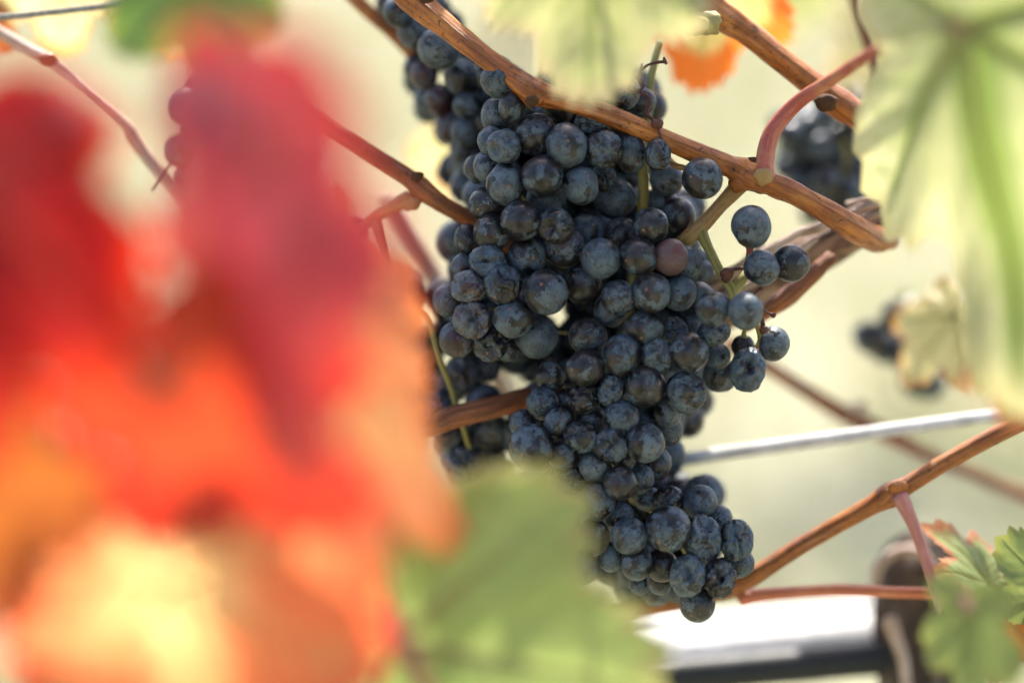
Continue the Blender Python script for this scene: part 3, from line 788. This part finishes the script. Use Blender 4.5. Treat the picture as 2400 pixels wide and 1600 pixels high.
def inside(poly, x, y):
    c = False
    for i in range(len(poly)):
        (x1, y1), (x2, y2) = poly[i], poly[i - 1]
        if (y1 > y) != (y2 > y) and x < (x2 - x1) * (y - y1) / (y2 - y1) + x1: c = not c
    return c
def to_px(p):
    v = p - CAM_POS
    d = v.dot(FWD); k = pxm(d)
    return FW / 2 + v.dot(RIGHT) / k, FH / 2 - v.dot(UP) / k, d
proj = [(*to_px(p), r) for p, r in main.items]
for gx in range(1080, 1700, 14):
    for gy in range(200, 1400, 14):
        near = sum(1 for g in core if (g[0] - gx) ** 2 + (g[1] - gy) ** 2 < 72 ** 2)
        if near < 3 or any(inside(g, gx, gy) for g in GAPS): continue
        if any((x - gx) ** 2 + (y - gy) ** 2 < (0.88 * r / pxm(d)) ** 2 for x, y, d, r in proj): continue
        dd = .985 + main.rr.uniform(-.006, .012)
        p = main.put(gx, gy, 38, 38, dd, push=False)
        proj.append((gx, gy, dd, 38 * pxm(dd)))
AXIS = [(1508, 300), (1500, 480), (1400, 620), (1470, 760), (1450, 900), (1430, 1050), (1450, 1180), (1560, 1260), (1620, 1330)]
for (p, r) in list(main.items)[:128]:
    x, y, d = to_px(p)
    if x > 1640 and y < 900: continue
    a = min(AXIS, key=lambda q: (q[0] - x) ** 2 + (q[1] - y) ** 2)
    q = P(a[0], a[1], max(d + 0.012, .96))
    dr = (q - p).normalized()
    tube('pedicel', [p + dr * r * 0.93, p + dr * r * 1.25 + UP * 0.0006, p + dr * r * 1.75], [r * 0.17, r * 0.10, r * 0.11], M['green_stem'], main.root, nseg=6, n=5)
# stalks of the main bunch
def stalk(name, px, mat, parent, **kw): return ptube(name, px, M[mat], parent, nseg=10, **kw)
rz = stalk('bunch_stalk', [(1545, 100, .955, 18), (1527, 180, .952, 18), (1518, 280, .95, 18), (1508, 380, .95, 24), (1508, 470, .952, 26), (1490, 600, .965, 26), (1470, 800, .965, 22), (1450, 1000, .965, 18), (1470, 1150, .965, 16), (1520, 1190, .955, 16), (1560, 1220, .95, 12), (1620, 1320, .955, 8)], 'green_stem', main.root, rough=0.12)
stalk('bunch_stalk', [(1750, 415, .935, 44), (1690, 480, .937, 34), (1650, 525, .938, 36), (1610, 560, .94, 40), (1560, 600, .95, 22), (1500, 640, .965, 18)], 'tan_stem', main.root, rough=0.10)
stalk('bunch_stalk', [(1640, 535, .938, 30), (1660, 580, .936, 24), (1690, 640, .934, 22), (1715, 680, .932, 24), (1728, 720, .932, 20), (1765, 745, .93, 14), (1783, 790, .932, 16), (1775, 815, .932, 17)], 'green_stem', main.root, rough=0.12)
stalk('bunch_stalk', [(1715, 690, .933, 26), (1740, 655, .933, 24), (1752, 635, .936, 18), (1765, 615, .94, 12)], 'green_stem', main.root)
stalk('pedicel', [(1757, 575, .933, 22), (1757, 588, .933, 16), (1754, 612, .934, 15), (1750, 640, .934, 12)], 'red_stem', main.root)
stalk('pedicel', [(1765, 745, .935, 12), (1745, 775, .938, 11), (1745, 812, .942, 14)], 'green_stem', main.root)
stalk('pedicel', [(1775, 815, .930, 12), (1770, 835, .928, 12), (1762, 860, .926, 20)], 'red_stem', main.root)
stalk('pedicel', [(1530, 330, .95, 14), (1565, 370, .94, 14), (1582, 388, .934, 16), (1602, 393, .93, 14), (1615, 398, .93, 12)], 'tan_stem', main.root)
dry = stalk('dried_stalk', [(1505, 150, .93, 4), (1500, 180, .93, 9), (1508, 205, .93, 5), (1495, 215, .93, 9), (1522, 230, .93, 7), (1516, 265, .93, 10), (1530, 280, .928, 9), (1545, 290, .925, 10)], 'dried', main.root, rough=0.3)
for (a, b, c) in [((1500, 165), (1525, 150), (1560, 145)), ((1560, 145), (1556, 136), (1562, 150)), ((1490, 213), (1474, 210), (1478, 200))]:
    stalk('dried_stalk', [(*a, .93, 7), (*b, .93, 6), (*c, .929, 8)], 'dried', main.root, rough=0.3)
def knot(sx, sy, d, r, parent, name='dried_berry'):
    o = link(name, bud_mesh(int(sx)), parent, M['dried']); k = r * pxm(d); o.location = P(sx, sy, d); o.scale = (k * 1.15, k, k)
    o.rotation_mode = 'QUATERNION'; o.rotation_quaternion = CAMROT.to_quaternion()
knot(1541, 289, .925, 12, main.root)
stalk('pedicel', [(1543, 298, .925, 6), (1546, 315, .925, 6), (1549, 328, .925, 12), (1550, 336, .926, 18)], 'dried', main.root)
stalk('dried_stalk', [(1775, 690 - 60, .93, 5), (1745, 628, .93, 8), (1718, 632, .93, 9), (1705, 640, .928, 12)], 'dried', main.root, rough=0.3)
knot(1704, 640, .928, 14, main.root); knot(1701, 652, .928, 9, main.root)
stalk('dried_stalk', [(1760, 696, .925, 6), (1770, 686, .925, 5), (1780, 677, .925, 8)], 'dried', main.root); knot(1783, 676, .925, 5, main.root)
stalk('dried_stalk', [(1785, 725, .925, 6), (1800, 733, .925, 5), (1810, 738, .925, 8)], 'dried', main.root); knot(1812, 738, .925, 6, main.root)
stalk('dried_stalk', [(1784, 740, .925, 8), (1788, 756, .925, 10), (1790, 775, .925, 16)], 'dried', main.root, rough=0.3); knot(1790, 772, .925, 10, main.root)

# ------------------------------------------------------------------ other bunches
upl = Cluster('grape_bunch', 'soft focus bunch hanging behind the cane at upper left of the main bunch', None, P(1000, -20, .975), 'grape bunch')
UPL = [(934,28,36,34,0),(974,74,40,42,0),(1029,113,47,47,-1),(1081,179,40,42,0),(995,176,30,34,1),(1028,232,30,36,1),(1053,295,32,38,1),(1097,247,34,34,0),(1094,306,36,36,0),(1089,352,34,36,0.5),(1100,410,34,40,1),(1060,250,36,36,1),(1120,210,36,36,1),(1065,130,40,40,1.5),(1120,300,34,34,1.2),(1105,130,36,36,1),(1050,60,36,36,2),(1010,20,36,36,1.5),(1085,400,30,34,2)]
for g in sorted(UPL, key=lambda q: q[4]):
    upl.put(g[0], g[1], g[2], g[3], .972 + g[4] * .012, 0, 0.35 if g[0] in (995, 1028, 1053) else 0)
upl.fill(UPL, 34, .99, 1.03, 26, 32, 40)
stalk('bunch_stalk', [(1000, -80, .985, 14), (1020, 20, .99, 14), (1080, 200, .995, 12), (1100, 400, .995, 8)], 'green_stem', upl.root)

lft = Cluster('grape_bunch', 'bunch at left of centre half hidden by the orange leaf', None, P(890, 540, .965), 'grape bunch')
LFT = [(743,484,36,36),(756,508,38,38),(748,540,40,40),(794,568,40,40),(722,572,34,34),(700,628,38,40),(804,620,40,40),(884,706,42,42),(950,690,46,44),(975,805,38,38),(960,850,38,38),(1002,850,36,36),(1136,945,45,43),(1085,870,38,38),(1140,862,32,32),(1150,1010,42,42),(1145,1070,40,42),(1165,1110,40,40),(860,780,42,42),(900,860,42,42),(960,920,42,42),(1020,960,40,40),(780,690,42,42),(830,640,40,40),(1060,1020,42,42),(1090,1090,42,42),(700,520,36,36),(850,850,40,40),(930,780,40,40),(1040,900,36,36)]
for g in LFT: lft.put(g[0], g[1], g[2], g[3], .972 + 0.006 * lft.rr.random(), 0 if lft.rr.random() > .15 else 1, 0.1)
lft.fill([g for g in LFT if g[0] < 1100], 40, .99, 1.02, 30, 34, 42)
stalk('bunch_stalk', [(960, 465, .955, 40), (900, 495, .957, 30), (860, 525, .96, 26), (815, 560, .962, 14)], 'tan_stem', lft.root)
stalk('bunch_stalk', [(880, 520, .958, 28), (893, 570, .956, 22), (915, 640, .955, 16), (965, 715, .955, 15), (1005, 755, .955, 15), (1030, 840, .956, 15), (1060, 920, .96, 14), (1100, 1050, .97, 12)], 'green_stem', lft.root, rough=0.12)

frl = Cluster('grape_bunch', 'bunch glimpsed behind the purple red leaf at left', None, P(540, 100, .985), 'grape bunch')
FRL = [(440,250,38,40),(430,352,40,40),(470,300,40,40),(520,165,40,34),(585,190,38,36),(480,210,38,38),(560,260,40,40),(500,380,40,40),(580,340,40,40),(450,420,36,36),(640,250,40,40),(650,330,40,40),(540,440,40,40),(620,420,40,40),(560,510,38,38)]
for g in FRL: frl.put(g[0], g[1], g[2], g[3], .985, 0, 0.1)
stalk('bunch_stalk', [(545, 60, .98, 14), (550, 200, 1.0, 14), (560, 480, 1.0, 10)], 'green_stem', frl.root)
stalk('tendril', [(358, 448, .98, 6), (378, 420, .98, 8), (395, 395, .98, 7), (405, 385, .98, 6)], 'dried', frl.root)

bgr = Cluster('grape_bunch', 'blurred sunlit bunch behind the canes at upper right', None, P(1960, 220, 1.08), 'grape bunch')
BGR = [(1860,310,34,34),(1900,290,34,34),(1935,275,32,32),(1960,320,34,34),(1985,300,32,32),(1870,350,34,34),(1920,345,34,34),(2000,350,34,34),(2040,350,34,34),(1850,395,34,34),(1900,390,36,36),(1950,380,34,34),(2060,390,34,34),(2000,400,36,36),(1880,430,34,34),(1940,430,36,36),(1990,450,34,34),(2040,430,34,34),(2080,430,34,34),(1920,470,34,34),(1970,490,32,32),(2030,480,32,32),(2000,265,30,30),(1965,270,30,30),(1840,345,30,30)]
for g in BGR: bgr.put(g[0] + bgr.rr.uniform(-8, 8), g[1] + bgr.rr.uniform(-8, 8), g[2] * .9, g[3] * .9, 1.075 + bgr.rr.uniform(0, .02), 0, 0, tight=1.0)
bgr.fill(BGR, 22, 1.10, 1.135, 30, 28, 34, tight=0.95)
stalk('bunch_stalk', [(1985, 200, 1.08, 16), (1975, 300, 1.08, 16), (1985, 380, 1.08, 14), (1960, 470, 1.10, 10)], 'green_stem', bgr.root)

bg2 = Cluster('grape_bunch', 'blurred bunch peeping out below the big pale leaf at right', None, P(2110, 720, 1.10), 'grape bunch')
BG2 = [(2040,790,40,40),(2075,815,36,36),(2100,780,38,38),(2120,830,38,38),(2150,890,38,38),(2170,850,38,38),(2100,740,36,36),(2140,790,38,38),(2180,900,36,36),(2130,740,38,38)]
for g in BG2: bg2.put(g[0], g[1], g[2], g[3], 1.10, 0, 0)
stalk('bunch_stalk', [(2120, 680, 1.11, 14), (2125, 780, 1.12, 12), (2160, 880, 1.12, 8)], 'green_stem', bg2.root)

# ------------------------------------------------------------------ leaves in view
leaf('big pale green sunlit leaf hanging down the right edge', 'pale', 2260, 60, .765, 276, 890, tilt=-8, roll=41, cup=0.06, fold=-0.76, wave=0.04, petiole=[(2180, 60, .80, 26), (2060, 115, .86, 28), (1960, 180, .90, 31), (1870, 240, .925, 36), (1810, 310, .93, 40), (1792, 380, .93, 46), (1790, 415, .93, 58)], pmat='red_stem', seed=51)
leaf('green leaf with toothed edge hanging at the top centre', 'top', 1400, -170, .825, 262, 390, tilt=10, roll=12, cup=0.2, wave=0.06, petiole=[(1500, -200, .87, 18), (1600, -60, .93, 22), (1640, 40, .945, 30)], seed=77, sinus=0.38)
leaf('big blurred green leaf at the bottom centre', 'green', 925, 1500, .755, -8, 680, tilt=4, roll=2, cup=0.08, wave=0.04, petiole=[(920, 1440, .745, 44), (950, 1510, .742, 30), (1010, 1620, .75, 28), (1050, 1760, .80, 28)], pmat='mauve_stem', seed=33, sinus=0.36)
leaf('dark green leaf at the top left under the wire', 'green_dark', 450, -70, .76, 285, 300, tilt=6, roll=-14, cup=0.12, seed=42, sinus=0.4)
leaf('pale yellow sunlit leaf behind the wire in the top left corner', 'cream', 150, -100, 1.04, 268, 250, tilt=-15, roll=0, seed=61)
leaf('pale yellow sunlit leaf at top left beside the dark green leaf', 'cream', 390, -100, 1.05, 280, 250, tilt=-10, roll=20, seed=62)
leaf('small orange leaf peeping in at the top left edge', 'rust', -50, 20, 1.05, 310, 130, seed=63, veins=False)
leaf('pale yellow leaf with orange tips behind the upper right cane', 'cream_orange', 1670, -90, 1.03, 262, 290, tilt=-12, roll=10, seed=64)
leaf('small yellow green leaf tip below the big pale leaf', 'cream', 2240, 740, 1.05, 232, 210, tilt=-10, roll=45, seed=65, petiole=[(2300, 700, 1.05, 14), (2420, 660, 1.05, 16)])
leaf('rust edged green leaf at the right edge under the big pale leaf', 'browned', 2400, 820, .80, 255, 190, tilt=0, roll=30, seed=66)
leaf('folded green leaf with browned teeth in the lower right', 'browned', 2318, 1375, .965, 126, 205, tilt=0, roll=58, cup=0.25, fold=0.2, seed=67)
leaf('sharp green leaf cut by the right edge near the bottom', 'green_small', 2475, 1400, .96, 84, 270, tilt=0, roll=30, cup=0.1, seed=68, petiole=[(2460, 1500, .97, 14), (2480, 1700, .98, 14)])
leaf('blurred green leaf hanging in the bottom right corner', 'green_small', 2275, 1420, .79, 264, 260, tilt=0, roll=64, cup=0.1, seed=69, petiole=[(2268, 1400, .80, 36), (2262, 1430, .85, 28), (2225, 1470, .93, 26), (2190, 1370, .95, 28), (2145, 1240, .95, 28), (2108, 1160, .95, 44)], pmat='mauve_stem')
leaf('orange brown withered leaf in the bottom right corner', 'rust', 2345, 1420, .965, 262, 190, roll=50, seed=70)
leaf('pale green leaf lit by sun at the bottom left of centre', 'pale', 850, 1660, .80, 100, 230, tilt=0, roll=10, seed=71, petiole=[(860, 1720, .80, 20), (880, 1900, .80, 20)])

leaf('pale blurred leaf behind the small bunch left of the cane', 'cream', 1075, 330, 1.16, 255, 150, tilt=-15, seed=91, petiole=[(1100, 250, 1.16, 12), (1130, 150, 1.16, 12)])
leaf('pale blurred leaf behind the red leaf stalk at upper right', 'cream', 2090, 60, 1.26, 222, 190, tilt=-20, roll=40, seed=92, petiole=[(2120, -20, 1.26, 12), (2150, -120, 1.26, 12)])
leaf('pale green blurred leaf far behind the upper right cane', 'top', 1880, -60, 1.5, 250, 170, tilt=-15, seed=93, petiole=[(1890, -150, 1.5, 12), (1900, -260, 1.5, 12)])
leaf('dark red leaf cut off by the left edge', 'maroon', -120, 380, .58, 270, 800, tilt=4, roll=-48, cup=0.1, fold=0.1, wave=0.06, seed=81, sinus=0.36, vein_mat=M['red_stem'])
leaf('purple red leaf hanging in front at left of centre', 'red', 630, 330, .575, 272, 800, tilt=-10, roll=57, cup=0.1, fold=0.12, wave=0.06, seed=82, sinus=0.36, vein_mat=M['red_stem'])
leaf('glowing orange red leaf below the purple red leaf', 'orange_red', 380, 900, .615, 318, 620, tilt=-16, roll=35, cup=0.1, wave=0.05, seed=83, vein_mat=M['red_stem'])
leaf('orange leaf with a long lobe in front of the left bunch', 'orange', 735, 740, .705, 305, 800, tilt=-28, roll=-66, cup=0.08, wave=0.05, seed=84, sinus=0.24, vein_mat=M['red_stem'])
leaf('yellow and orange sunlit leaf in the bottom left', 'yellow', 400, 1360, .66, 280, 600, tilt=-22, roll=4, cup=0.08, wave=0.04, seed=85, sinus=0.2, vein_mat=M['red_stem'])
leaf('rust brown leaf at the bottom of the left edge', 'rust', -150, 1080, .64, 288, 480, tilt=-20, roll=10, cup=0.1, wave=0.05, seed=86, sinus=0.3, vein_mat=M['red_stem'])

# ------------------------------------------------------------------ unseen canopy leaves added just above the frame to shade the bunch
rrc = random.Random(5)
k = 0
for row, (sy, dd) in enumerate([(-330, 1.00), (-620, 1.05), (-900, 1.02)]):
    for sx in (1130, 1350, 1580):
        k += 1
        ang = rrc.uniform(240, 300)
        leaf('unseen green canopy leaf added above the frame to shade the bunch', 'green_small', sx + rrc.uniform(-60, 60), sy, dd + rrc.uniform(-.02, .02), ang, 380, tilt=rrc.uniform(-55, -25), roll=rrc.uniform(-25, 25), group='leaves added above the frame for shade', veins=False, seed=200 + k)
